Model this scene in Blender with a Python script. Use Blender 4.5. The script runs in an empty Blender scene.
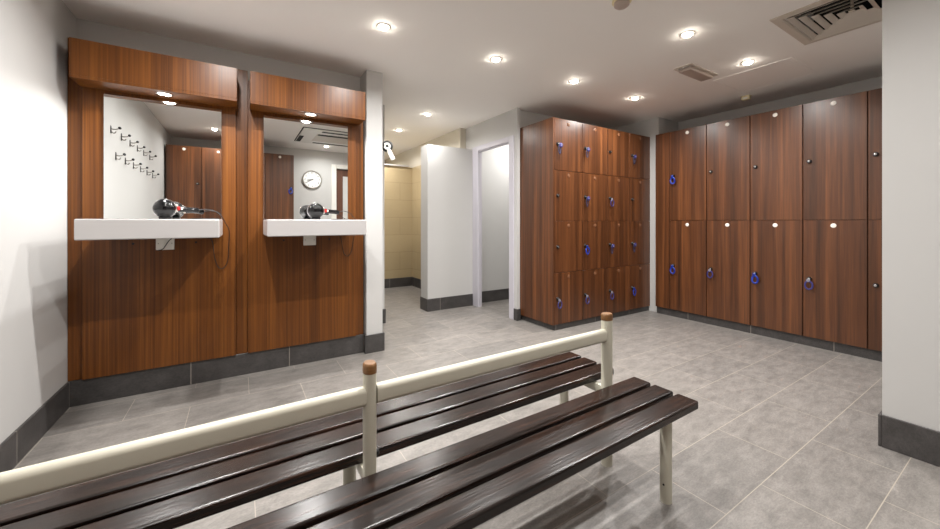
import bpy, bmesh, math, random
from mathutils import Vector, Matrix
random.seed(7)
C = bpy.context.scene.collection
PI = math.pi

# ------------------------------------------------------------------ helpers
def lin(c):
    return tuple(((v/255)/12.92 if v/255 <= .04045 else ((v/255+.055)/1.055)**2.4) for v in c)

def new_mat(name):
    m = bpy.data.materials.new(name); m.use_nodes = True
    nt = m.node_tree; b = nt.nodes['Principled BSDF']
    return m, nt, b

def plain(name, rgb, rough=.5, metal=0.0, spec=.5, noise=.03, nscale=6.0, emit=None, bump=0.0, coat=0.0):
    m, nt, b = new_mat(name); N = nt.nodes; L = nt.links
    tc = N.new('ShaderNodeTexCoord'); nz = N.new('ShaderNodeTexNoise')
    nz.inputs['Scale'].default_value = nscale; nz.inputs['Detail'].default_value = 4
    L.new(tc.outputs['Object'], nz.inputs['Vector'])
    r = N.new('ShaderNodeValToRGB'); c = lin(rgb)
    r.color_ramp.elements[0].color = (*[v*(1-noise) for v in c], 1)
    r.color_ramp.elements[1].color = (*[min(1, v*(1+noise)) for v in c], 1)
    L.new(nz.outputs['Fac'], r.inputs['Fac']); L.new(r.outputs['Color'], b.inputs['Base Color'])
    b.inputs['Roughness'].default_value = rough; b.inputs['Metallic'].default_value = metal
    b.inputs['Specular IOR Level'].default_value = spec
    b.inputs['Coat Weight'].default_value = coat
    if emit:
        b.inputs['Emission Color'].default_value = (*lin(emit[0]), 1); b.inputs['Emission Strength'].default_value = emit[1]
    if bump:
        bp = N.new('ShaderNodeBump'); bp.inputs['Strength'].default_value = bump; bp.inputs['Distance'].default_value = .002
        n2 = N.new('ShaderNodeTexNoise'); n2.inputs['Scale'].default_value = 180; n2.inputs['Detail'].default_value = 3
        L.new(tc.outputs['Object'], n2.inputs['Vector']); L.new(n2.outputs['Fac'], bp.inputs['Height']); L.new(bp.outputs['Normal'], b.inputs['Normal'])
    return m

def wood(name, cols, axis=2, broad=7.0, fine=70.0, along=.35, rough=.35, wide=.55, spec=.5, coat=0.0, bump=.05):
    """long grain running along `axis`; cols dark -> light"""
    m, nt, b = new_mat(name); N = nt.nodes; L = nt.links
    tc = N.new('ShaderNodeTexCoord'); oi = N.new('ShaderNodeObjectInfo')
    mul = N.new('ShaderNodeVectorMath'); mul.operation = 'SCALE'; mul.inputs[0].default_value = (13.1, 7.7, 5.3)
    L.new(oi.outputs['Random'], mul.inputs['Scale'])
    add = N.new('ShaderNodeVectorMath'); add.operation = 'ADD'
    L.new(tc.outputs['Object'], add.inputs[0]); L.new(mul.outputs['Vector'], add.inputs[1])
    def layer(scale, det, al, dist=0.0):
        mp = N.new('ShaderNodeMapping'); s = [scale]*3; s[axis] = al
        mp.inputs['Scale'].default_value = s
        L.new(add.outputs['Vector'], mp.inputs['Vector'])
        nz = N.new('ShaderNodeTexNoise'); nz.inputs['Scale'].default_value = 1.0; nz.inputs['Detail'].default_value = det
        nz.inputs['Distortion'].default_value = dist
        L.new(mp.outputs['Vector'], nz.inputs['Vector']); return nz.outputs['Fac']
    a = layer(broad, 2, along*.6, .6); f = layer(fine, 5, along*2.5); v = layer(fine*3, 2, along*9)
    mx = N.new('ShaderNodeMix'); mx.inputs['Factor'].default_value = 1-wide
    L.new(a, mx.inputs['A']); L.new(f, mx.inputs['B'])
    m2 = N.new('ShaderNodeMix'); m2.inputs['Factor'].default_value = .16
    L.new(mx.outputs['Result'], m2.inputs['A']); L.new(v, m2.inputs['B'])
    r = N.new('ShaderNodeValToRGB'); e = r.color_ramp.elements
    e[0].position = .33; e[0].color = (*lin(cols[0]), 1); e[1].position = .68; e[1].color = (*lin(cols[2]), 1)
    x = e.new(.5); x.color = (*lin(cols[1]), 1)
    L.new(m2.outputs['Result'], r.inputs['Fac']); L.new(r.outputs['Color'], b.inputs['Base Color'])
    b.inputs['Roughness'].default_value = rough; b.inputs['Specular IOR Level'].default_value = spec
    b.inputs['Coat Weight'].default_value = coat; b.inputs['Coat Roughness'].default_value = .2
    if bump:
        bp = N.new('ShaderNodeBump'); bp.inputs['Strength'].default_value = bump; bp.inputs['Distance'].default_value = .003
        L.new(f, bp.inputs['Height']); L.new(bp.outputs['Normal'], b.inputs['Normal'])
    return m

def tiles(name, c1, c2, mortar, bw, bh, ms, off, shift=(0, 0, 0), rough=.45, axes='XY', mott=.5, squash=None, above=None, bumpk=.15):
    """brick texture laid in world space on the named axes; `above`=(z, rgb): plain paint over that height"""
    m, nt, b = new_mat(name); N = nt.nodes; L = nt.links
    g = N.new('ShaderNodeNewGeometry')
    sub = N.new('ShaderNodeVectorMath'); sub.operation = 'SUBTRACT'; sub.inputs[1].default_value = shift
    L.new(g.outputs['Position'], sub.inputs[0])
    sp = N.new('ShaderNodeSeparateXYZ'); L.new(sub.outputs['Vector'], sp.inputs[0])
    cb = N.new('ShaderNodeCombineXYZ'); 
    if axes == 'WALL':      # horizontal run = x + y, rows = z
        ad = N.new('ShaderNodeMath'); ad.operation = 'ADD'; L.new(sp.outputs['X'], ad.inputs[0]); L.new(sp.outputs['Y'], ad.inputs[1])
        L.new(ad.outputs[0], cb.inputs['X']); L.new(sp.outputs['Z'], cb.inputs['Y'])
    else:
        L.new(sp.outputs[axes[0]], cb.inputs['X']); L.new(sp.outputs[axes[1]], cb.inputs['Y'])
    bt = N.new('ShaderNodeTexBrick'); bt.offset = off; bt.offset_frequency = 2; bt.squash = 1.0
    bt.inputs['Scale'].default_value = 1; bt.inputs['Brick Width'].default_value = bw; bt.inputs['Row Height'].default_value = bh
    bt.inputs['Mortar Size'].default_value = ms; bt.inputs['Mortar Smooth'].default_value = .1; bt.inputs['Bias'].default_value = 0
    bt.inputs['Color1'].default_value = (*lin(c1), 1); bt.inputs['Color2'].default_value = (*lin(c2), 1); bt.inputs['Mortar'].default_value = (*lin(mortar), 1)
    L.new(cb.outputs[0], bt.inputs['Vector'])
    # cloudy slate mottling with a streaky layer
    nz = N.new('ShaderNodeTexNoise'); nz.inputs['Scale'].default_value = 7; nz.inputs['Detail'].default_value = 12; nz.inputs['Roughness'].default_value = .78
    nz.inputs['Distortion'].default_value = .3
    mp = N.new('ShaderNodeMapping'); mp.inputs['Scale'].default_value = (1.0, 2.4, 1.6); L.new(g.outputs['Position'], mp.inputs['Vector']); L.new(mp.outputs[0], nz.inputs['Vector'])
    rp = N.new('ShaderNodeMapRange'); rp.inputs['From Min'].default_value = .3; rp.inputs['From Max'].default_value = .7
    rp.inputs['To Min'].default_value = 1-mott*.5; rp.inputs['To Max'].default_value = 1+mott*.5; L.new(nz.outputs['Fac'], rp.inputs['Value'])
    hv = N.new('ShaderNodeVectorMath'); hv.operation = 'SCALE'; L.new(bt.outputs['Color'], hv.inputs[0]); L.new(rp.outputs[0], hv.inputs['Scale'])
    nf = N.new('ShaderNodeTexNoise'); nf.inputs['Scale'].default_value = 70; nf.inputs['Detail'].default_value = 5; nf.inputs['Roughness'].default_value = .7
    L.new(mp.outputs[0], nf.inputs['Vector'])
    rf = N.new('ShaderNodeMapRange'); rf.inputs['From Min'].default_value = .3; rf.inputs['From Max'].default_value = .7
    rf.inputs['To Min'].default_value = 1-mott*.28; rf.inputs['To Max'].default_value = 1+mott*.28; L.new(nf.outputs['Fac'], rf.inputs['Value'])
    h2 = N.new('ShaderNodeVectorMath'); h2.operation = 'SCALE'; L.new(hv.outputs['Vector'], h2.inputs[0]); L.new(rf.outputs[0], h2.inputs['Scale'])
    mixm = N.new('ShaderNodeMix'); mixm.data_type = 'RGBA'
    L.new(bt.outputs['Fac'], mixm.inputs['Factor']); L.new(h2.outputs['Vector'], mixm.inputs['A']); mixm.inputs['B'].default_value = (*lin(mortar), 1)
    out = mixm.outputs['Result']
    if above:
        gt = N.new('ShaderNodeMath'); gt.operation = 'GREATER_THAN'; gt.inputs[1].default_value = above[0]
        s2 = N.new('ShaderNodeSeparateXYZ'); L.new(g.outputs['Position'], s2.inputs[0]); L.new(s2.outputs['Z'], gt.inputs[0])
        mm = N.new('ShaderNodeMix'); mm.data_type = 'RGBA'; L.new(gt.outputs[0], mm.inputs['Factor']); L.new(out, mm.inputs['A']); mm.inputs['B'].default_value = (*lin(above[1]), 1)
        out = mm.outputs['Result']
    L.new(out, b.inputs['Base Color'])
    b.inputs['Roughness'].default_value = rough
    bp = N.new('ShaderNodeBump'); bp.inputs['Strength'].default_value = bumpk; bp.inputs['Distance'].default_value = .003
    L.new(nz.outputs['Fac'], bp.inputs['Height']); L.new(bp.outputs['Normal'], b.inputs['Normal'])
    return m

def BM(): return bmesh.new()

def box(bm, x0, y0, z0, x1, y1, z1, bev=0.0, seg=2):
    r = bmesh.ops.create_cube(bm, size=1.0)
    vs = r['verts']
    for v in vs:
        v.co = Vector(((x0+x1)/2 + v.co.x*(x1-x0), (y0+y1)/2 + v.co.y*(y1-y0), (z0+z1)/2 + v.co.z*(z1-z0)))
    if bev:
        es = {e for v in vs for e in v.link_edges}
        bmesh.ops.bevel(bm, geom=list(es), offset=bev, segments=seg, profile=.5, affect='EDGES')
    return bm

def lathe(bm, prof, n=24, mat=None, cap0=True, cap1=True):
    """profile [(radius, z)...] about Z, then transformed by mat"""
    mat = mat or Matrix()
    rings = []
    for (r, z) in prof:
        rings.append([bm.verts.new(mat @ Vector((r*math.cos(2*PI*i/n), r*math.sin(2*PI*i/n), z))) for i in range(n)])
    for a, b in zip(rings, rings[1:]):
        for i in range(n):
            bm.faces.new((a[i], a[(i+1) % n], b[(i+1) % n], b[i]))
    if cap0: bm.faces.new(rings[0][::-1])
    if cap1: bm.faces.new(rings[-1])
    return bm

def smooth_path(pts, sub=6):
    P = [Vector(p) for p in pts]; P = [P[0]*2-P[1]] + P + [P[-1]*2-P[-2]]; out = []
    for i in range(1, len(P)-2):
        a, b, c, d = P[i-1:i+3]
        for k in range(sub):
            t = k/sub
            out.append(.5*((2*b)+(c-a)*t+(2*a-5*b+4*c-d)*t*t+(3*b-a-3*c+d)*t**3))
    out.append(P[-2]); return out

def tube(bm, pts, r, n=10, sub=6, closed=False, sx=1.0, up=(0, 0, 1)):
    path = smooth_path(pts, sub) if sub > 1 else [Vector(p) for p in pts]
    up = Vector(up); rings = []; k = len(path)
    for i, p in enumerate(path):
        t = (path[min(i+1, k-1)]-path[max(i-1, 0)]) if not closed else (path[(i+1) % k]-path[(i-1) % k])
        t.normalize(); s = t.cross(up)
        if s.length < 1e-3: s = t.cross(Vector((0, 1, .1)))
        s.normalize(); w = s.cross(t)
        rings.append([bm.verts.new(p + s*(r*sx*math.cos(2*PI*j/n)) + w*(r*math.sin(2*PI*j/n))) for j in range(n)])
    pr = list(zip(rings, rings[1:])) + ([(rings[-1], rings[0])] if closed else [])
    for a, b in pr:
        for j in range(n): bm.faces.new((a[j], a[(j+1) % n], b[(j+1) % n], b[j]))
    if not closed: bm.faces.new(rings[0][::-1]); bm.faces.new(rings[-1])
    return bm

def prism_y(bm, outline, y0, y1):
    """closed outline of (x,z) extruded along y"""
    a = [bm.verts.new((x, y0, z)) for x, z in outline]; b = [bm.verts.new((x, y1, z)) for x, z in outline]
    n = len(a); bm.faces.new(a); bm.faces.new(b[::-1])
    for i in range(n): bm.faces.new((a[i], b[i], b[(i+1) % n], a[(i+1) % n]))
    return bm

def stadium(cx, cz, w, h, n=8):
    """rounded oval outline (flat-oval tube), w across, h high"""
    r = min(w, h)/2; pts = []
    ex, ez = w/2-r, h/2-r
    for q, (sx, sz) in enumerate(((1, 1), (-1, 1), (-1, -1), (1, -1))):
        for k in range(n+1):
            a = PI/2*(q+k/n); pts.append((cx+sx*ex+r*math.cos(a), cz+sz*ez+r*math.sin(a)))
    out = [pts[0]]
    for p in pts[1:]:
        if abs(p[0]-out[-1][0])+abs(p[1]-out[-1][1]) > 1e-6: out.append(p)
    if abs(out[0][0]-out[-1][0])+abs(out[0][1]-out[-1][1]) < 1e-6: out.pop()
    return out

def link(name, bm, mat, parent=None, loc=(0, 0, 0), smooth=False, rot=None):
    bmesh.ops.recalc_face_normals(bm, faces=bm.faces)
    me = bpy.data.meshes.new(name); bm.to_mesh(me); bm.free()
    me.materials.append(mat)
    if smooth:
        for p in me.polygons: p.use_smooth = True
        try: me.set_sharp_from_angle(angle=math.radians(40))
        except Exception: pass
    o = bpy.data.objects.new(name, me); C.objects.link(o)
    o.parent = parent; o.location = loc
    if rot: o.rotation_euler = rot
    return o

def empty(name, loc, label, cat, group=None, rz=0):
    o = bpy.data.objects.new(name, None); C.objects.link(o); o.location = loc; o.rotation_euler = (0, 0, rz)
    o.empty_display_size = .1
    o['label'] = label; o['category'] = cat; o['kind'] = 'thing'
    if group: o['group'] = group
    return o

def struct(name, bm, mat, parent=None, label=None, loc=(0, 0, 0)):
    o = link(name, bm, mat, parent, loc)
    if parent is None: o['kind'] = 'structure'
    if label: o['label'] = label
    return o

def copy_tree(o, parent=None):
    c = o.copy(); C.objects.link(c); c.parent = parent
    for ch in list(o.children): copy_tree(ch, c)
    return c

# ------------------------------------------------------------------ materials
WHITE = plain('wall_white_paint', (190, 189, 187), .6, noise=.015, bump=.04)
CEIL = plain('ceiling_paint', (249, 246, 242), .75, noise=.01)
BEIGE_PAINT = plain('shower_beige_paint', (198, 191, 176), .6, noise=.015)
SHOWER = tiles('shower_beige_tile', (170, 153, 121), (166, 149, 117), (150, 133, 103), .6, .3, .004, .5, rough=.35, axes='WALL', mott=.06, above=(2.08, (198, 191, 176)), bumpk=.01)
FLOOR = tiles('floor_slate_tile', (128, 123, 118), (116, 112, 108), (160, 152, 140), .612, .3025, .0017, .5, shift=(.356-.612*8, .3725-.3025*8, 0), rough=.42, mott=.75)
BASE = tiles('baseboard_slate_tile', (69, 66, 65), (60, 58, 57), (150, 142, 134), .612, .6, .0022, 0, shift=(-.287, 0, -.2), rough=.4, axes='XZ', mott=.8)
BASE_Y = tiles('baseboard_slate_tile_side', (69, 66, 65), (60, 58, 57), (150, 142, 134), .612, .6, .0022, 0, shift=(0, .42, -.2), rough=.4, axes='YZ', mott=.8)
BASE_N = tiles('baseboard_slate_tile_near', (69, 66, 65), (60, 58, 57), (150, 142, 134), .612, .6, .0022, 0, shift=(0, .1, -.2), rough=.4, axes='YZ', mott=.8)
VWOOD = wood('vanity_veneer', ((68, 37, 10), (98, 55, 18), (124, 75, 27)), 2, broad=9, fine=85, along=.3, rough=.36, wide=.4, bump=.02, spec=.35)
LWOOD = wood('locker_laminate', ((54, 30, 15), (85, 49, 26), (118, 72, 40)), 2, broad=16, fine=60, along=.5, rough=.33, wide=.62, bump=.02)
SLAT = wood('bench_slat_wood', ((10, 7, 5), (26, 17, 13), (58, 37, 27)), 0, broad=22, fine=110, along=2.2, rough=.24, wide=.25, bump=.18, coat=.0, spec=.35)
CAPW = wood('cap_wood', ((78, 52, 27), (108, 74, 40), (136, 96, 56)), 0, broad=30, fine=140, along=8, rough=.4)
DOORW = wood('dark_door_veneer', ((70, 40, 26), (92, 55, 37), (112, 70, 48)), 2, broad=10, fine=70, along=.4, rough=.4)
CREAM = plain('cream_powder_coat', (190, 186, 170), .32, noise=.02, nscale=12)
SOLID = plain('white_solid_surface', (180, 177, 176), .22, noise=.01)
PLASTIC = plain('white_plastic', (228, 226, 220), .35)
CREAMPL = plain('cream_plastic', (226, 214, 176), .45)
GREYPL = plain('grey_diffuser_plastic', (176, 160, 150), .3, noise=.05)
TRIMG = plain('door_frame_grey_paint', (190, 187, 195), .4, noise=.01)
GRILLE = plain('diffuser_white_metal', (204, 194, 182), .45, noise=.02)
BLACK = plain('black_void', (8, 8, 8), .8)
DARKPL = plain('black_gloss_plastic', (12, 12, 14), .14, spec=.4)
BLKRUB = plain('black_rubber', (18, 18, 19), .5)
CHROME = plain('chrome', (214, 214, 216), .12, metal=1.0)
STEEL = plain('brushed_steel', (170, 166, 160), .3, metal=1.0)
REDPL = plain('red_plastic', (190, 34, 30), .35)
BLUE = plain('blue_silicone', (16, 46, 140), .4)
PURPLE = plain('violet_blue_plastic', (52, 50, 108), .35)
NAVY = plain('navy_strap', (30, 28, 58), .5)
DISC = plain('number_disc_white', (238, 232, 224), .3)
DISCT = plain('number_disc_tan', (118, 80, 56), .35)
FOBG = plain('fob_grey_plastic', (122, 120, 136), .35)
GRAPH = plain('graphite', (60, 60, 62), .3, metal=.6)
DOME = plain('downlight_lens', (255, 250, 240), .3, emit=((255, 246, 232), 130.0))
LENS = plain('lamp_lens', (255, 250, 240), .3, emit=((255, 244, 226), 22.0))
CLOCKF = plain('clock_face', (240, 240, 238), .4)
GLASS_L = plain('frosted_vision_panel', (206, 206, 204), .3)
m, nt, b = new_mat('mirror_silver')
b.inputs['Base Color'].default_value = (.93, .95, .94, 1); b.inputs['Metallic'].default_value = 1; b.inputs['Roughness'].default_value = .0
MIRROR = m

# ------------------------------------------------------------------ room shell
CH = 2.42
bm = BM(); box(bm, -1.0, -1.25, -.1, 5.0, 7.6, 0); struct('floor', bm, FLOOR)
# ceiling slab with a square opening for the air diffuser
HOLES = [(2.955, .42, 3.455, .92)]
bm = BM()
xs = sorted({-1.0, 5.0, *[h[0] for h in HOLES], *[h[2] for h in HOLES]}); ys = sorted({-1.25, 7.6, *[h[1] for h in HOLES], *[h[3] for h in HOLES]})
for x0, x1 in zip(xs, xs[1:]):
    for y0, y1 in zip(ys, ys[1:]):
        cx, cy = (x0+x1)/2, (y0+y1)/2
        if any(h[0] < cx < h[2] and h[1] < cy < h[3] for h in HOLES): continue
        box(bm, x0, y0, CH, x1, y1, CH+.2)
bmesh.ops.remove_doubles(bm, verts=bm.verts, dist=1e-5)
struct('ceiling', bm, CEIL)

def wall(name, *b6, mat=WHITE):
    bm = BM(); box(bm, *b6); return struct(name, bm, mat)
wall('wall_left', -1.0, -1.2, 0, -.885, 3.42, CH)
wall('wall_vanity', -.885, 3.32, 0, .915, 3.42, CH)
wall('wall_vanity_return', .915, 3.13, 0, 1.055, 3.97, CH)
wall('wall_shower_left', .915, 3.97, 0, 1.36, 7.45, CH)
wall('wall_shower_end', .915, 7.45, 0, 2.7, 7.57, CH, mat=BEIGE_PAINT)
wall('wall_shower_divider', 1.36, 6.05, 0, 2.58, 6.2, 2.08, mat=SHOWER)
bm = BM(); box(bm, 1.36, 6.02, 2.08, 2.50, 6.22, 2.105, .004); struct('trim_2', bm, SOLID)
wall('wall_shower_right', 2.58, 4.385, 0, 2.7, 7.45, CH, mat=SHOWER)
wall('wall_partition', 1.99, 4.185, 0, 2.67, 4.385, 2.095)
wall('wall_right', 4.85, -1.2, 0, 4.97, 3.42, CH)
wall('wall_behind_lockers', 2.71, 3.31, 0, 4.85, 3.42, CH)
wall('wall_corner_post', 4.40, 2.63, 0, 4.85, 3.31, CH)
wall('wall_lobby_back', 2.71, 4.25, 0, 4.2, 4.37, CH)
wall('wall_lobby_side', 4.2, 3.42, 0, 4.3, 4.37, CH)
wall('wall_pillar', 2.72, -.86, 0, 2.87, .468, CH)
# wall holding the doorway beside the lockers: reveal left, reveal right, header
bm = BM(); box(bm, 2.67, 3.26, 0, 2.71, 3.39, CH); box(bm, 2.67, 4.055, 0, 2.71, 4.385, CH); box(bm, 2.67, 3.39, 2.06, 2.71, 4.055, CH)
struct('wall_doorway', bm, WHITE)
# door frame (architrave both jambs + head + lining)
bm = BM()
box(bm, 2.655, 3.315, 0, 2.67, 3.395, 2.12, .003); box(bm, 2.655, 4.05, 0, 2.67, 4.185, 2.12, .003); box(bm, 2.655, 3.395, 2.055, 2.67, 4.05, 2.12, .003)
box(bm, 2.67, 3.38, 0, 2.715, 3.395, 2.06); box(bm, 2.67, 4.05, 0, 2.715, 4.06, 2.06); box(bm, 2.67, 3.395, 2.045, 2.715, 4.05, 2.06)
struct('door_1', bm, TRIMG)
# wall behind the camera with its doorway
bm = BM(); box(bm, -.885, -.96, 0, 1.52, -.86, CH); box(bm, 2.42, -.96, 0, 4.85, -.86, CH); box(bm, 1.52, -.96, 2.12, 2.42, -.86, CH)
struct('wall_front', bm, WHITE)
bm = BM()
box(bm, 1.435, -.86, 0, 1.525, -.842, 2.19, .004); box(bm, 2.415, -.86, 0, 2.505, -.842, 2.19, .004); box(bm, 1.525, -.86, 2.115, 2.415, -.842, 2.19, .004)
dr = struct('door_2', bm, PLASTIC)
bm = BM(); box(bm, 1.53, -.94, .01, 2.41, -.89, 2.11, .003); struct('door_leaf', bm, DOORW, dr, 'dark brown door leaf')
bm = BM(); box(bm, 1.65, -.891, .95, 2.28, -.884, 1.98, .003); struct('vision_panel', bm, GLASS_L, dr, 'pale vision panel')

# skirting
def skirt(name, *b6, mat=BASE):
    bm = BM(); box(bm, *b6, .002, 1); return struct(name, bm, mat)
skirt('baseboard_left', -.885, -.86, 0, -.873, 3.168, .155, mat=BASE_N)
skirt('baseboard_vanity', -.885, 3.168, 0, .9, 3.32, .155)
bm = BM(); box(bm, .9, 3.117, 0, 1.07, 3.13, .155, .002, 1); box(bm, .9, 3.13, 0, .915, 3.3, .155, .002, 1); box(bm, 1.055, 3.13, 0, 1.07, 3.957, .155, .002, 1)
struct('baseboard_return', bm, BASE_N)
bm = BM(); box(bm, 1.055, 3.957, 0, 1.372, 3.97, .155, .002, 1); box(bm, 1.36, 3.97, 0, 1.372, 6.05, .155, .002, 1); struct('baseboard_shower_left', bm, BASE_Y)
skirt('baseboard_shower_divider', 1.372, 6.036, 0, 2.566, 6.05, .155)
skirt('baseboard_shower_right', 2.566, 4.385, 0, 2.58, 6.05, .155, mat=BASE_Y)
bm = BM(); box(bm, 1.978, 4.173, 0, 2.655, 4.185, .155, .002, 1); box(bm, 1.978, 4.185, 0, 1.99, 4.385, .155, .002, 1); struct('baseboard_partition', bm, BASE)
skirt('baseboard_lobby', 2.722, 4.238, 0, 4.2, 4.25, .155)
bm = BM(); box(bm, 2.658, 3.248, 0, 2.67, 3.313, .13, .002, 1); box(bm, 2.67, 3.248, 0, 2.712, 3.26, .13, .002, 1); struct('baseboard_doorway', bm, BASE_Y)
bm = BM(); box(bm, 2.708, -.86, 0, 2.72, .468, .16, .002, 1); box(bm, 2.708, .468, 0, 2.87, .48, .16, .002, 1); struct('baseboard_pillar', bm, BASE_N)
# tiled plinths under the lockers
bm = BM(); box(bm, 2.75, 2.76, 0, 4.40, 3.31, .06); struct('baseboard_locker_block', bm, BASE)
bm = BM(); box(bm, 4.36, -.86, 0, 4.85, 2.63, .085); struct('baseboard_tall_lockers', bm, BASE_Y)
bm = BM(); box(bm, -.873, -.86, 0, .733, -.23, .085); struct('baseboard_rear_lockers', bm, BASE)
skirt('baseboard_front', 0.733, -.86, 0, 1.435, -.848, .155)

# ------------------------------------------------------------------ vanity units
def vanity(x0, x1, px0, px1, mx0, mx1, sx0, sx1, spot, fills, label):
    cx = (x0+x1)/2; t = empty('vanity_unit', (cx, 3.168, 0), label, 'vanity unit', 'wood vanity units with mirror and shelf')
    def L(n, b6, mat, bev=.0015, lab=None, par=t):
        ox = (b6[0]+b6[3])/2; oy = b6[1]; oz = b6[2]
        bm = BM(); box(bm, b6[0]-ox, 0, 0, b6[3]-ox, b6[4]-oy, b6[5]-oz, bev, 2)
        o = link(n, bm, mat, par, (ox-cx, oy-3.168, oz) if par is t else (0, 0, 0))
        if lab: o['label'] = lab
        return o
    bp = L('back_panel', (x0, 3.153, .157, x1, 3.318, 1.955), VWOOD)
    # tiny dark cover caps in the lower panel
    for sxp in ((sx0*.78+sx1*.22), (sx0*.25+sx1*.75)):
        bm = BM(); lathe(bm, [(.007, 0), (.007, .002), (.004, .0035)], 12, Matrix.Rotation(PI/2, 4, 'X'))
        link('cover_cap', bm, BLKRUB, bp, (sxp-cx, 0, 1.0-.157-.02))
    L('upper_panel', (x0, 3.17, 1.957, x1, 3.318, 2.166), VWOOD)
    # pelmet: front board, underside board and end boards make a hollow box
    pe = empty('pelmet_root', (0, 0, 0), '', '') if False else None
    bm = BM(); pcx = (px0+px1)/2
    box(bm, px0-pcx, 0, .018, px1-pcx, .018, .226, .0015); box(bm, px0-pcx, 0, 0, px1-pcx, .182, .018, .0015)
    box(bm, px0-pcx, .018, .018, px0-pcx+.018, .182, .226); box(bm, px1-pcx-.018, .018, .018, px1-pcx, .182, .226)
    box(bm, px0-pcx, .018, .208, px1-pcx, .182, .2265)
    pel = link('pelmet', bm, VWOOD, t, (pcx-cx, 2.970-3.168, 1.943))
    bm = BM(); lathe(bm, [(.034, 0), (.036, -.004), (.044, -.004), (.046, 0)], 28, cap0=False, cap1=False)
    sp = link('spotlight', bm, CHROME, pel, (spot[0]-pcx, spot[1]-2.970, 0), smooth=True); sp['label'] = 'lit round spotlight'
    bm = BM(); lathe(bm, [(.0335, 0), (.0335, -.0015)], 24); link('spotlight_lens', bm, LENS, pel, (spot[0]-pcx, spot[1]-2.970, 0))
    mr = L('mirror', (mx0, 3.146, 1.14, mx1, 3.152, 1.918), MIRROR, .0008)
    sh = L('shelf', (sx0, 2.655, 1.026, sx1, 3.145, 1.136), SOLID, .006); sh['label'] = 'thick white shelf'
    for (a, b_) in fills: L('filler_strip', (a, 3.172, .157, b_, 3.318, 2.235), VWOOD, .001)
    return t
v1 = vanity(-.816, -.025, -.822, -.018, -.719, -.112, -.718, -.104, (-.412, 3.05), [(-.883, -.818), (-.023, .048)],
            'wood panelled vanity unit in the corner, mirror reflecting rows of coat pegs')
v2 = vanity(.05, .833, .060, .860, .150, .763, .146, .775, (.459, 3.03), [(.835, .9)],
            'wood panelled vanity unit beside the white wall end, mirror reflecting a clock')

def lamp(name, x, y, z, power, size=.075, spread=160, col=(1, .985, .965), parent=None):
    d = bpy.data.lights.new(name, 'AREA'); d.shape = 'DISK'; d.size = size; d.energy = power; d.color = col; d.spread = math.radians(spread)
    o = bpy.data.objects.new(name, d); C.objects.link(o); o.location = (x, y, z); o.parent = parent
    return o
PEL = 13.0; DOWN = 16.0
lamp('vanity_spot_lamp', -.412, 3.05, 1.938, PEL, .05); lamp('vanity_spot_lamp', .459, 3.03, 1.938, PEL, .05)

# sockets under the shelves
def socket(cx, zc, w, label, hgt=.086):
    t = empty('wall_socket', (cx, 3.1525, zc), label, 'socket', 'sockets below the vanity shelves')
    bm = BM(); box(bm, -w/2, -.012, -hgt/2, w/2, 0, hgt/2, .003); link('socket_plate', bm, PLASTIC, t)
    for s in (-1, 1):
        bm = BM(); lathe(bm, [(.0035, 0), (.0035, .002)], 10, Matrix.Rotation(PI/2, 4, 'X')); link('screw', bm, STEEL, t, (s*w*.36, -.012, 0))
    bm = BM(); box(bm, -w*.46, -.0128, -hgt*.42, w*.46, -.0118, hgt*.42, .0004, 1); link('inset_panel', bm, PLASTIC, t)
    return t
socket(-.421, .978, .096, 'white double socket with black lead below the corner vanity shelf')
socket(.468, .979, .092, 'white double socket below the shelf nearest the white wall end')

# ------------------------------------------------------------------ hair dryers
def dryer(x, y, label, flip=False):
    z = 1.1365
    t = empty('hair_dryer', (x, y, z), label, 'hair dryer', 'hair dryers on the vanity shelves', )
    R = Matrix.Rotation(PI/2, 4, 'X')          # lathe axis +Z -> -Y (towards the room)
    up = Matrix.Translation((0, 0, .068))
    bm = BM(); lathe(bm, [(.02, -.085), (.034, -.082), (.04, -.05), (.052, -.02), (.057, .01), (.056, .03), (.05, .046), (.037, .060), (.018, .068), (.004, .070)], 28, up @ R)
    link('barrel', bm, DARKPL, t, smooth=True)
    bm = BM(); box(bm, -.028, -.03, 0, .032, .04, .02, .004); link('rest_block', bm, GRAPH, t)
    # silver lower shell and neck
    bm = BM(); lathe(bm, [(.0575, .004), (.0595, .006), (.0595, .014), (.0575, .016)], 28, up @ R, cap0=False, cap1=False); link('chrome_band', bm, CHROME, t, smooth=True)
    bm = BM(); box(bm, .040, -.022, .045, .066, .022, .096, .008); link('neck', bm, STEEL, t, smooth=True)
    bm = BM()
    prof = [(.02, 0), (.021, .015), (.017, .04), (.0155, .08), (.017, .112), (.012, .122)]
    M = Matrix.Translation((.050, 0, .068)) @ Matrix.Rotation(math.radians(95), 4, 'Y')
    lathe(bm, prof, 18, M); link('handle', bm, DARKPL, t, smooth=True)
    bm = BM(); box(bm, .062, -.027, .056, .077, -.012, .080, .004); link('switch', bm, REDPL, t)
    bm = BM(); box(bm, .080, -.025, .060, .090, -.012, .077, .003); link('switch', bm, PLASTIC, t)
    # lead: loops over the shelf, off its end, down to the socket
    return t
def cord(t, pts, r=.0024):
    bm = BM(); tube(bm, pts, r, 8, 8); link('power_cord', bm, BLKRUB, t, smooth=True)
d1 = dryer(-.396, 2.95, 'black hair dryer with red switch on the corner vanity shelf')
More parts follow.
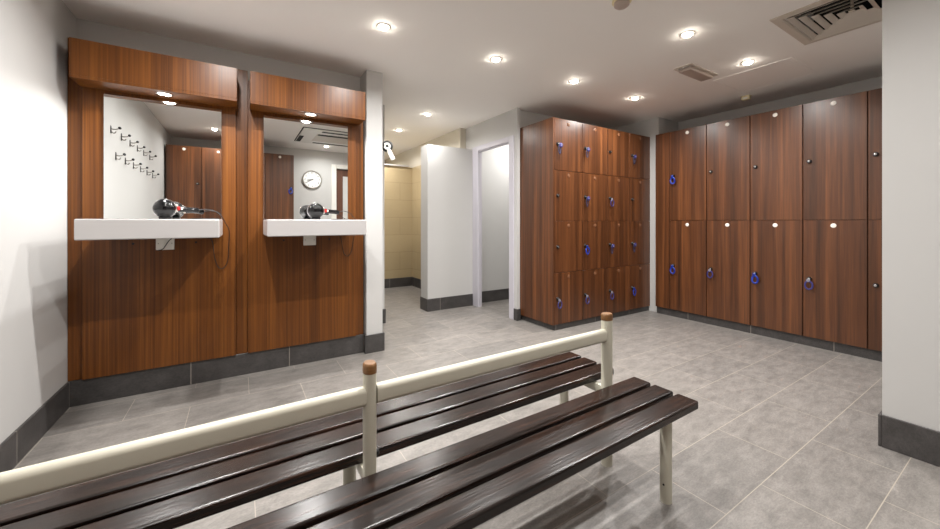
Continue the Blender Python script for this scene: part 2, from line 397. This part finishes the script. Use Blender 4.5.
cord(d1, [(.165, 0, .059), (.205, .0, .066), (.255, -.01, .056), (.295, -.005, .016), (.315, .02, -.03), (.328, .08, -.06), (.332, .13, -.10), (.328, .168, -.18), (.325, .19, -.27), (.305, .194, -.335), (.27, .194, -.34), (.245, .193, -.27), (.23, .192, -.15), (.19, .185, -.122), (.06, .183, -.118), (.02, .185, -.122), (-.004, .1865, -.14), (-.022, .1868, -.172), (-.038, .1868, -.196), (-.062, .188, -.204)])
bm = BM(); tube(bm, [(.21, .03, .004), (.16, .05, .0045), (.13, .02, .004), (.17, -.04, .004), (.24, -.05, .0045), (.28, .0, .004), (.25, .05, .004), (.21, .08, .004)], .0032, 8, 8); link('cord_coil', bm, BLKRUB, d1, smooth=True)
d2 = dryer(.478, 2.95, 'black hair dryer with red switch on the shelf beside the white wall end')
cord(d2, [(.165, 0, .059), (.205, .0, .068), (.25, -.005, .054), (.278, .01, .028), (.305, .04, .006), (.322, .08, -.04), (.326, .13, -.10), (.322, .17, -.18), (.312, .19, -.26), (.285, .194, -.30), (.25, .194, -.27), (.23, .193, -.16), (.2, .188, -.122), (.1, .183, -.1185), (.03, .184, -.1185), (.0, .1868, -.124)])
bm = BM(); tube(bm, [(.2, .04, .004), (.15, .06, .0045), (.12, .01, .004), (.17, -.05, .004), (.23, -.03, .0045), (.25, .03, .004)], .0032, 8, 8); link('cord_coil', bm, BLKRUB, d2, smooth=True)

# ------------------------------------------------------------------ lockers
KEYS = []
def make_door(parent, w, h, loc, rz, mat_disc, disc_side='c'):
    """door face in local -Y plane: x 0..w, z 0..h, front at y=0"""
    g = .002
    bm = BM(); box(bm, .0032, 0, g, w-.0032, .018, h-g, .0012, 1)
    d = link('door', bm, LWOOD, parent, loc); d.rotation_euler = (0, 0, rz)
    R = Matrix.Rotation(PI/2, 4, 'X')
    bm = BM(); lathe(bm, [(.0, .0), (.0175, 0), (.0175, .006), (.0145, .011), (.0135, .018), (.004, .019)], 18, R, cap0=False); lk = link('lock', bm, BLKRUB, d, (.045, 0, h*.5), smooth=True)
    bm = BM(); lathe(bm, [(.0095, .0185), (.0095, .021), (.007, .022)], 14, R); link('lock_face', bm, CHROME, d, (.045, 0, h*.5), smooth=True)['label'] = 'chrome keyhole face'
    bm = BM(); lathe(bm, [(.019, 0), (.019, .002), (.017, .003)], 24, R); link('number_disc', bm, mat_disc, d, (w*.5, 0, h-.048), smooth=True)
    return d
def locker(loc, w, depth, z0, ztop, nd, mat_disc, label, group, rz=0, zs=None):
    """locker column, front along local -Y, x 0..w"""
    t = empty('locker', (loc[0], loc[1], z0), label, 'locker', group, rz)
    H = ztop-z0
    bm = BM(); th = .016
    box(bm, 0, .02, 0, th, depth, H); box(bm, w-th, .02, 0, w, depth, H); box(bm, th, .02, 0, w-th, depth, th); box(bm, th, .02, H-th, w-th, depth, H); box(bm, th, depth-.008, th, w-th, depth, H-th)
    zs = zs or [H*k/nd for k in range(nd+1)]
    for z in zs[1:-1]: box(bm, th, .02, z-.008, w-th, depth-.008, z+.008)
    link('carcass', bm, LWOOD, t)
    for k in range(nd): make_door(t, w, zs[k+1]-zs[k], (0, 0, zs[k]), 0, mat_disc)
    return t
# block of four four-door columns standing out from the doorway wall
ZS = [.06, .595, 1.13, 1.655, 2.195]; bw = .4165
names = ['four-door walnut locker at the open end, next to the doorway', 'second four-door walnut locker from the doorway end of the block',
         'third four-door walnut locker from the doorway end of the block', 'four-door walnut locker tucked against the white corner post']
block = []
for i in range(4):
    t = locker((2.732+bw*i, 2.74), bw, .565, .06, 2.195, 4, DISCT, names[i], 'four-door lockers beside the doorway', 0, [z-.06 for z in ZS])
    if i == 0:
        bm = BM(); box(bm, -.016, .0, 0, -.0005, .565, 2.135, .001, 1); link('end_panel', bm, LWOOD, t)
    block.append(t)
# two-door columns along the right wall (fronts face -X)
tw = .407
names = ['two-door locker nearest the white corner post, blue band on each lock', 'two-door locker second from the corner post, violet band below',
         'two-door locker with a bright blue band on its lower door only', 'two-door locker last shown full width before the white wall edge',
         'two-door locker partly hidden behind the near white wall edge']
tall = []
for i in range(5):
    t = locker((4.33, 2.452-tw*i), tw-.001, .515, .086, 2.19, 2, DISC, names[i], 'two-door lockers along the right wall', -PI/2, [0, 1.051, 2.104])
    tall.append(t)
bm = BM(); box(bm, 4.332, 2.455, .086, 4.35, 2.628, 2.19, .001, 1); box(bm, 4.35, 2.455, 2.172, 4.85, 2.628, 2.19); struct('trim_1', bm, LWOOD)
# rear row, seen in the mirrors (fronts face +Y)
rw = .40
names = ['rear two-door locker in the left corner, seen in the corner vanity mirror', 'rear two-door locker second from the left wall, seen in the corner vanity mirror',
         'rear two-door locker second from the clock, mostly hidden between the two mirrors', 'rear two-door locker next to the clock with a blue band']
rear = []
for i in range(4):
    t = locker((-.868+rw*(i+1), -.2), rw-.001, .65, .086, 2.19, 2, DISC, names[i], 'two-door lockers facing the mirrors', PI, [0, 1.051, 2.104])
    rear.append(t)

# wristband keys: each is its own thing hanging at its lock
def make_key(kind):
    t = empty('locker_key', (0, 0, 0), '', 'key', 'wristband keys hanging from the locker locks')
    bm = BM(); box(bm, -.0022, -.036, -.006, .0022, -.0215, .006, .001, 1); link('key_blade', bm, STEEL, t)
    R = Matrix.Rotation(PI/2, 4, 'X')
    if kind == 'fob':       # round violet fob with pale centre, navy strap loop below
        bm = BM(); lathe(bm, [(.0, .028), (.02, .028), (.024, .031), (.024, .037), (.02, .040)], 22, R, cap0=False); link('fob', bm, PURPLE, t, (.016, 0, -.018), smooth=True)
        bm = BM(); lathe(bm, [(.008, .040), (.008, .0415)], 16, R); link('fob_centre', bm, FOBG, t, (.016, 0, -.018))
        bm = BM(); tube(bm, [(.0 + .014*math.sin(a), -.031, -.055 - .05*math.cos(a)) for a in [2*PI*k/18 for k in range(18)]], .0035, 8, 1, True, 1.8, (0, 1, 0)); link('strap', bm, NAVY, t, smooth=True)
    elif kind == 'band':    # bright blue band gathered into a wide flap
        bm = BM(); box(bm, -.014, -.034, -.024, .014, -.026, .006, .004); link('fob', bm, BLUE, t, smooth=True)
        bm = BM(); tube(bm, [(.006 + .024*math.sin(a), -.031 + .004*math.sin(2*a), -.058 - .036*math.cos(a)) for a in [2*PI*k/20 for k in range(20)]], .0045, 8, 1, True, 2.0, (0, 1, 0)); link('strap', bm, BLUE, t, smooth=True)
    else:                   # violet-blue open loop
        bm = BM(); lathe(bm, [(.0, .026), (.014, .027), (.014, .034), (.01, .036)], 18, R, cap0=False); link('fob', bm, FOBG, t, (.0, 0, -.014), smooth=True)
        bm = BM(); tube(bm, [(.004 + .026*math.sin(a), -.031, -.056 - .036*math.cos(a)) for a in [2*PI*k/20 for k in range(20)]], .0042, 8, 1, True, 1.7, (0, 1, 0)); link('strap', bm, PURPLE, t, smooth=True)
    return t
protos = {}
def key(kind, x, y, z, rz, label):
    if kind not in protos: protos[kind] = k = make_key(kind)
    else: k = copy_tree(protos[kind])
    k.location = (x, y, z); k.rotation_euler = (0, 0, rz); k['label'] = label
    return k
def bz(r): return (ZS[3-r]+ZS[4-r])/2
rows = ['top', 'second', 'third', 'bottom']; colsn = ['doorway-end', 'second', 'third', 'corner-post']
for r, c, k in ((0, 0, 'fob'), (0, 1, 'fob'), (0, 3, 'fob'), (1, 1, 'fob'), (1, 2, 'loop'), (2, 1, 'band'), (2, 2, 'fob'), (2, 3, 'fob'), (3, 0, 'loop'), (3, 1, 'loop'), (3, 2, 'loop'), (3, 3, 'band')):
    what = {'fob': 'violet fob key with navy strap', 'band': 'bright blue wristband key', 'loop': 'violet-blue looped wristband key'}[k]
    key(k, 2.732+bw*c+.045, 2.74, bz(r), 0, f'{what} on the {rows[r]} door of the {colsn[c]} four-door locker')
TZ = (.086+1.051/2, .086+1.051+1.053/2)
for i, lvl, k, lab in ((0, 1, 'band', 'blue wristband key on the upper door nearest the white corner post'),
                       (0, 0, 'band', 'blue wristband key on the lower door nearest the white corner post'),
                       (1, 0, 'loop', 'violet-blue wristband key on the lower door second from the corner post'),
                       (2, 0, 'band', 'bright blue wristband key on the lower door third from the corner post'),
                       (3, 0, 'loop', 'violet-blue wristband key on the lower door nearest the white wall edge')):
    key(k, 4.33, 2.452-tw*i-.045, TZ[lvl], -PI/2, lab)
key('band', -.868+rw*4-.045, -.2, TZ[1], PI, 'blue wristband key on the rear locker seen in the mirror beside the clock')

# ------------------------------------------------------------------ changing bench (double sided, rail and posts between the seats)
bench = empty('changing_bench', (.35, 1.11, 0), 'long double-sided changing bench with dark slats and cream rail', 'bench', None, .0075)
bench.location.y = 1.11-.0086
BX, BY = .35, 1.11
ZT = .392
XL, XR = -.855, 1.580
posts_x = [(-.782, -.742), (.313, .350), (1.414, 1.467)]
def bpart(name, bm, mat, smooth=False, par=bench, loc=(0, 0, 0)):
    bm.transform(Matrix.Translation((-BX, -BY, 0))) if par is bench else None
    return link(name, bm, mat, par, loc, smooth=smooth)
for y0 in (.775, .877, .979, 1.172, 1.274, 1.376):
    bm = BM(); box(bm, XL, -.0425, -.034, XR-.0, .0425, 0, .007, 3)
    o = link('slat', bm, SLAT, bench, (-BX, y0+.0425-BY, ZT))
    o.location.x = -BX
for px0, px1 in posts_x:
    bm = BM(); out = stadium((px0+px1)/2, 1.11, px1-px0, .046)
    # extrude oval section along z
    a = [bm.verts.new((x, y, 0)) for x, y in out]; b_ = [bm.verts.new((x, y, .668)) for x, y in out]
    bm.faces.new(a[::-1]); bm.faces.new(b_); n = len(a)
    for i in range(n): bm.faces.new((a[i], a[(i+1) % n], b_[(i+1) % n], b_[i]))
    po = bpart('post', bm, CREAM, True)
    bm = BM(); cw = (px1-px0); rings = []
    for (gr, z) in ((.002, 0), (.002, .021), (-.001, .0265), (-.006, .0295)):
        rings.append([bm.verts.new((x, y, z)) for x, y in stadium(0, 0, cw+gr, .046+gr)])
    for a, b_ in zip(rings, rings[1:]):
        n = len(a)
        for i in range(n): bm.faces.new((a[i], a[(i+1) % n], b_[(i+1) % n], b_[i]))
    bm.faces.new(rings[0][::-1]); bm.faces.new(rings[-1])
    link('wooden_cap', bm, CAPW, po, ((px0+px1)/2-BX, 0, .668), smooth=True)['label'] = 'brown wooden cap'
    bm = BM(); lathe(bm, [(.010, -.002), (.010, .006), (.006, .010)], 12, Matrix.Rotation(PI/2, 4, 'Y')); link('bolt', bm, BLKRUB, po, (px1-BX, 0, .42))
    for s in (-1, 1):
        ly = 1.11 + s*.272
        bm = BM(); out = stadium((px0+px1)/2+.010, ly, .046, .044)
        a = [bm.verts.new((x, y, 0)) for x, y in out]; b_ = [bm.verts.new((x, y, ZT-.035)) for x, y in out]
        bm.faces.new(a[::-1]); bm.faces.new(b_); n = len(a)
        for i in range(n): bm.faces.new((a[i], a[(i+1) % n], b_[(i+1) % n], b_[i]))
        lg = bpart('leg', bm, CREAM, True)
        bm = BM(); lathe(bm, [(.004, 0), (.004, .002)], 10, Matrix.Rotation(-PI/2, 4, 'Y')); link('leg_bolt', bm, BLKRUB, lg, ((px0+px1)/2+.010-.023-BX, ly-BY-.004, .075))
        bm = BM(); y0, y1 = (ly+.02, 1.09) if s < 0 else (1.13, ly-.02)
        box(bm, (px0+px1)/2-.010, min(y0, y1), ZT-.075, (px0+px1)/2+.016, max(y0, y1), ZT-.036, .003); bpart('cross_bar', bm, CREAM, True)
for (xa, xb) in ((-.745, .321), (.351, 1.425)):
    bm = BM(); out = stadium(1.11, .599, .034, .060)
    a = [bm.verts.new((xa, y, z)) for y, z in out]; b_ = [bm.verts.new((xb, y, z)) for y, z in out]
    bm.faces.new(a); bm.faces.new(b_[::-1]); n = len(a)
    for i in range(n): bm.faces.new((a[i], b_[i], b_[(i+1) % n], a[(i+1) % n]))
    bpart('rail', bm, CREAM, True)

# ------------------------------------------------------------------ ceiling fittings
def downlight(x, y, label):
    power = DOWN*.75 if x > 3 and y > 3.6 else DOWN*.7 if y > 3.6 else (DOWN*.6 if y < .5 else None)
    t = empty('ceiling_downlight', (x, y, CH), label, 'downlight', 'round recessed ceiling downlights')
    bm = BM(); lathe(bm, [(.0300, -.001), (.032, -.005), (.042, -.0045), (.046, 0)], 32, cap0=False, cap1=False); link('bezel', bm, GRILLE, t, smooth=True)
    bm = BM(); lathe(bm, [(.029, 0), (.029, -.006), (.027, -.011), (.021, -.015), (.010, -.0165)], 28, cap0=False); link('lens', bm, DOME, t, smooth=True)
    lamp('downlight_lamp', 0, 0, -.0175, power or DOWN, .04, 160, parent=t)
    return t
L_ = [(-.09, 2.37, 'lit downlight above the floor beside the corner vanity unit'), (.81, 2.38, 'lit downlight nearest the vanity unit beside the white wall end'), (1.731, 2.38, 'lit downlight second from the vanities in the far ceiling row'),
      (2.615, 2.37, 'lit downlight third from the vanities in the far ceiling row'), (3.51, 2.355, 'lit downlight just in front of the four-door locker block'),
      (-.09, 1.35, 'lit downlight above the wall end of the changing bench'), (.81, 1.35, 'lit downlight over the middle of the changing bench'),
      (2.621, 1.36, 'lit downlight between the square air diffuser and the emergency light'), (3.5, 1.34, 'lit downlight beside the ceiling access panel'),
      (-.30, .06, 'lit downlight above the open floor before the rear lockers, seen in the corner mirror'), (1.731, .33, 'lit downlight between the ceiling air unit and the square air diffuser'), (1.25, -.35, 'lit downlight before the clock wall'),
      (3.6, -.3, 'lit downlight in the locker aisle behind the near white wall'),
      (1.919, 4.024, 'lit downlight over the shower corridor, nearer the changing room'), (1.905, 4.941, 'lit downlight over the shower corridor, second from the changing room'),
      (1.9, 5.75, 'lit downlight over the shower corridor before the tiled divider'), (2.0, 6.85, 'lit downlight beyond the tiled shower divider'), (3.35, 3.83, 'lit downlight inside the lobby behind the doorway')]
for x, y, lab in L_: downlight(x, y, lab)

def diffuser(cx, cy, label):
    t = empty('air_diffuser', (cx, cy, CH), label, 'air vent')
    t.scale = (1.03, 1.03, 1)
    def ring(bm, h0, z0, h1, z1):
        a = [bm.verts.new((sx*h0, sy*h0, z0)) for sx, sy in ((-1, -1), (1, -1), (1, 1), (-1, 1))]
        b_ = [bm.verts.new((sx*h1, sy*h1, z1)) for sx, sy in ((-1, -1), (1, -1), (1, 1), (-1, 1))]
        for i in range(4): bm.faces.new((a[i], a[(i+1) % 4], b_[(i+1) % 4], b_[i]))
    def thick(bm):
        bmesh.ops.recalc_face_normals(bm, faces=bm.faces)
        bmesh.ops.solidify(bm, geom=list(bm.faces), thickness=.0018)
    bm = BM(); ring(bm, .302, -.001, .302, -.006); ring(bm, .302, -.006, .258, -.011); ring(bm, .258, -.011, .249, -.002); link('frame', bm, GRILLE, t)
    for k in range(5):
        h = .240-k*.046
        bm = BM(); ring(bm, h, -.010, h-.026, .008); thick(bm); link('louvre_ring', bm, GRILLE, t)
    bm = BM(); box(bm, -.014, -.014, -.006, .014, .014, .0, .002); box(bm, -.006, -.006, 0, .006, .006, .1); link('centre_plate', bm, GRILLE, t)
    bm = BM()
    box(bm, -.247, -.247, .17, .247, .247, .18)
    for s in (-1, 1): box(bm, s*.2445-.0015, -.246, .013, s*.2445+.0015, .246, .17); box(bm, -.246, s*.2445-.0015, .013, .246, s*.2445+.0015, .17)
    box(bm, -.006, -.243, .09, .006, .243, .1); box(bm, -.243, -.006, .09, .243, .006, .1)
    link('duct_box', bm, BLACK, t)
diffuser(3.197, .675, 'square louvred air diffuser in front of the tall lockers')
# air cassette over the bench, seen in the mirror: pale panel with black slots along its sides
t = empty('ceiling_air_cassette', (1.19, .33, CH), 'flat white ceiling air unit with black slots, seen in the mirror above the clock', 'air unit')
bm = BM(); box(bm, -.46, -.50, -.006, .46, .50, 0); link('shadow_gap', bm, BLACK, t)
bm = BM(); box(bm, -.448, -.488, -.022, .448, .488, -.006, .003); link('panel', bm, PLASTIC, t)
for b6 in ((-.20, .37, -.0235, .40, .44, -.0215), (-.20, -.44, -.0235, .40, -.37, -.0215), (-.445, -.40, -.0235, -.385, .03, -.0215), (.385, -.30, -.0235, .445, .30, -.0215)):
    bm = BM(); box(bm, *b6); link('air_slot', bm, BLACK, t)
bm = BM(); box(bm, -.24, -.26, -.0235, .34, .26, -.0215); link('return_grille', bm, GRILLE, t)
bm = BM(); box(bm, -.22, .16, -.025, .34, .25, -.0225); link('return_slot', bm, BLACK, t)

# emergency light: frame, drop lens, gear ends
t = empty('emergency_light', (3.35, 1.665, CH), 'rectangular recessed emergency light in the ceiling by the access panel', 'emergency light')
bm = BM(); box(bm, -.225, -.075, -.006, .225, .075, 0, .002); link('frame', bm, GRILLE, t)
bm = BM(); box(bm, -.185, -.05, -.034, .185, .05, -.006, .008, 3); link('diffuser_cover', bm, GREYPL, t, smooth=True)['label'] = 'drop plastic cover'
bm = BM(); box(bm, -.203, -.046, -.012, -.188, .046, -.006, .002); link('end_clip', bm, STEEL, t)
bm = BM(); box(bm, .188, -.046, -.012, .203, .046, -.006, .002); link('end_clip', bm, STEEL, t)
bm = BM(); lathe(bm, [(.008, -.006), (.008, -.010), (.004, -.012)], 12); link('indicator', bm, PLASTIC, t, (-.206, 0, 0))
# access hatch
t = empty('access_panel', (3.975, 1.40, CH), 'flush square access panel in the ceiling before the tall lockers', 'access panel')
bm = BM(); box(bm, -.27, -.265, -.0015, .27, .265, 0); link('panel', bm, CEIL, t)
bm = BM()
for s in (-1, 1): box(bm, s*.279-.007, -.286, -.0028, s*.279+.007, .286, 0); box(bm, -.272, s*.279-.007, -.0028, .272, s*.279+.007, 0)
link('frame', bm, CEIL, t)
# motion sensor
t = empty('motion_sensor', (4.43, 1.71, CH), 'small cream motion sensor on the ceiling above the tall lockers', 'sensor')
bm = BM(); box(bm, -.03, -.04, -.006, .03, .04, 0, .002); link('mount', bm, CREAMPL, t)
bm = BM(); box(bm, -.026, -.036, -.04, .026, .036, -.006, .008, 3); link('housing', bm, CREAMPL, t, smooth=True)
bm = BM(); box(bm, -.0275, -.02, -.034, -.0255, .02, -.016, .0008, 1); link('window', bm, PLASTIC, t)
# smoke detector at the top edge of the view
t = empty('smoke_detector', (1.90, 1.36, CH), 'round cream smoke detector on the ceiling at the top of the view', 'smoke detector')
bm = BM(); lathe(bm, [(.054, 0), (.054, -.010), (.05, -.013)], 32); link('base', bm, CREAMPL, t, smooth=True)
bm = BM(); lathe(bm, [(.044, -.013), (.042, -.03), (.030, -.040), (.012, -.043)], 32, cap1=True); link('chamber', bm, GREYPL, t, smooth=True)

# ------------------------------------------------------------------ coat pegs on the left wall (seen in the mirror)
def make_peg():
    t = empty('coat_peg', (0, 0, 0), '', 'coat peg', 'chrome coat pegs in two rows on the left wall')
    RY = Matrix.Rotation(PI/2, 4, 'Y')
    bm = BM(); box(bm, 0, -.011, -.034, .005, .011, .03, .003); link('back_plate', bm, GRAPH, t, smooth=True)
    bm = BM(); tube(bm, [(.004, 0, .004), (.02, 0, .002), (.040, 0, .006), (.052, 0, .016)], .0045, 10, 6); link('stem', bm, STEEL, t, smooth=True)
    bm = BM(); lathe(bm, [(.003, -.004), (.010, 0), (.012, .007), (.009, .013), (.003, .016)], 16, Matrix.Translation((.050, 0, .014)) @ Matrix.Rotation(math.radians(60), 4, 'Y')); link('knob', bm, BLKRUB, t, smooth=True)
    bm = BM(); tube(bm, [(.004, 0, -.018), (.016, 0, -.028), (.026, 0, -.026), (.032, 0, -.014)], .004, 10, 6); link('lower_hook', bm, STEEL, t, smooth=True)
    return t
ordw = ['nearest the vanity', 'second from the vanity', 'third from the vanity', 'fourth from the vanity', 'fifth from the vanity', 'farthest from the vanity']
pg = None
for row, z, ys_ in (('upper', 1.868, [2.24, 1.93, 1.63, 1.34, 1.05, .735]), ('lower', 1.675, [2.10, 1.80, 1.50, 1.20, .885, .575])):
    for i, y in enumerate(ys_):
        if pg is None: pg = p = make_peg()
        else: p = copy_tree(pg)
        p.location = (-.885, y, z); p['label'] = f'coat peg on the left wall, {row} row, {ordw[i]}'

# ------------------------------------------------------------------ wall clock opposite the mirrors, 3:20
t = empty('wall_clock', (1.105, -.86, 1.885), 'round white wall clock with silver rim beside the rear lockers', 'clock')
t.scale = (.87, .87, .87)
R = Matrix.Rotation(-PI/2, 4, 'X')      # +Z -> +Y
bm = BM(); lathe(bm, [(.172, 0), (.188, 0), (.192, .02), (.186, .034), (.172, .034), (.168, .02)], 48, R, cap0=False, cap1=False); link('rim', bm, STEEL, t, smooth=True)
bm = BM(); lathe(bm, [(.17, 0), (.17, .018)], 48, R); link('face', bm, CLOCKF, t)
def hand(name, ang, ln, w):
    # clock angle, clockwise as read from the room (+Y side): 12 up, 3 towards -X
    bm = BM(); box(bm, -w/2, 0, -.02, w/2, .003, ln, .001, 1)
    o = link(name, bm, BLKRUB, t, (0, .021, 0)); o.rotation_euler = (0, -ang, 0); return o
hand('hour_hand', math.radians(100), .095, .014); hand('minute_hand', math.radians(120), .135, .009)
bm = BM(); lathe(bm, [(.01, .018), (.01, .028)], 16, R); link('hub', bm, BLKRUB, t)
num = BM()
for k in range(1, 13):
    cu = bpy.data.curves.new('numeral_curve', 'FONT'); cu.body = str(k); cu.size = .042; cu.align_x = 'CENTER'; cu.align_y = 'CENTER'; cu.extrude = .0006
    ob = bpy.data.objects.new('numeral_text', cu); C.objects.link(ob)
    me = bpy.data.meshes.new_from_object(ob.evaluated_get(bpy.context.evaluated_depsgraph_get()))
    a = math.radians(30*k)
    me.transform(Matrix.Translation((-.138*math.sin(a), .0195, .138*math.cos(a))) @ Matrix.Rotation(PI, 4, 'Z') @ Matrix.Rotation(PI/2, 4, 'X'))
    num.from_mesh(me); bpy.data.objects.remove(ob); bpy.data.curves.remove(cu); bpy.data.meshes.remove(me)
link('numerals', num, BLKRUB, t)

# ------------------------------------------------------------------ white camera on the wall end by the shower corridor
t = empty('wall_camera', (1.055, 3.16, 1.79), 'small white camera on a black bracket fixed to the white wall end', 'camera')
RY = Matrix.Rotation(PI/2, 4, 'Y')
bm = BM(); lathe(bm, [(.034, 0), (.034, .012), (.026, .02)], 28, RY); link('bracket', bm, BLKRUB, t, smooth=True)
M = Matrix.Translation((.046, -.012, -.005)) @ Matrix.Rotation(math.radians(78), 4, 'X') @ Matrix.Rotation(math.radians(-16), 4, 'Y')
bm = BM(); lathe(bm, [(.03, -.045), (.045, -.04), (.049, -.02), (.049, .0), (.044, .008)], 28, M @ Matrix.Translation((.004, .010, 0))); link('drum', bm, BLKRUB, t, smooth=True)
bm = BM(); lathe(bm, [(.012, .012), (.016, .02), (.030, .022), (.032, .012), (.032, -.02), (.026, -.03)], 26, M, cap0=False); link('ring_housing', bm, PLASTIC, t, smooth=True)
bm = BM(); lathe(bm, [(.0125, .008), (.0125, .016)], 18, M); link('lens', bm, DARKPL, t)
M = Matrix.Translation((.058, -.012, -.03)) @ Matrix.Rotation(math.radians(-32+180), 4, 'Y')
M = Matrix.Translation((.056, -.020, -.026)) @ Matrix.Rotation(math.radians(153), 4, 'Y')
bm = BM(); lathe(bm, [(.014, 0), (.019, .01), (.022, .085), (.02, .1)], 20, M); link('body', bm, PLASTIC, t, smooth=True)

# ------------------------------------------------------------------ camera, world, colour
f = 368.0; yaw = math.radians(32.0)
cd = bpy.data.cameras.new('camera'); cam = bpy.data.objects.new('camera', cd); C.objects.link(cam)
cam.location = (0, 0, 1.12); cam.rotation_euler = (PI/2, 0, -yaw)
cd.sensor_width = 36; cd.lens = f/940*36; cd.shift_y = -(264.5-222.0)/940; cd.clip_start = .02
bpy.context.scene.camera = cam
w = bpy.data.worlds.new('world'); bpy.context.scene.world = w; w.use_nodes = True
w.node_tree.nodes['Background'].inputs['Color'].default_value = (.02, .02, .02, 1)
sc = bpy.context.scene
sc.view_settings.view_transform = 'Standard'; sc.view_settings.look = 'None'; sc.view_settings.gamma = 1.0
sc.view_settings.exposure = 0.13
sc.cycles.max_bounces = 14; sc.cycles.diffuse_bounces = 8; sc.cycles.glossy_bounces = 6; sc.cycles.sample_clamp_indirect = 6
sc.cycles.caustics_reflective = False; sc.cycles.caustics_refractive = False
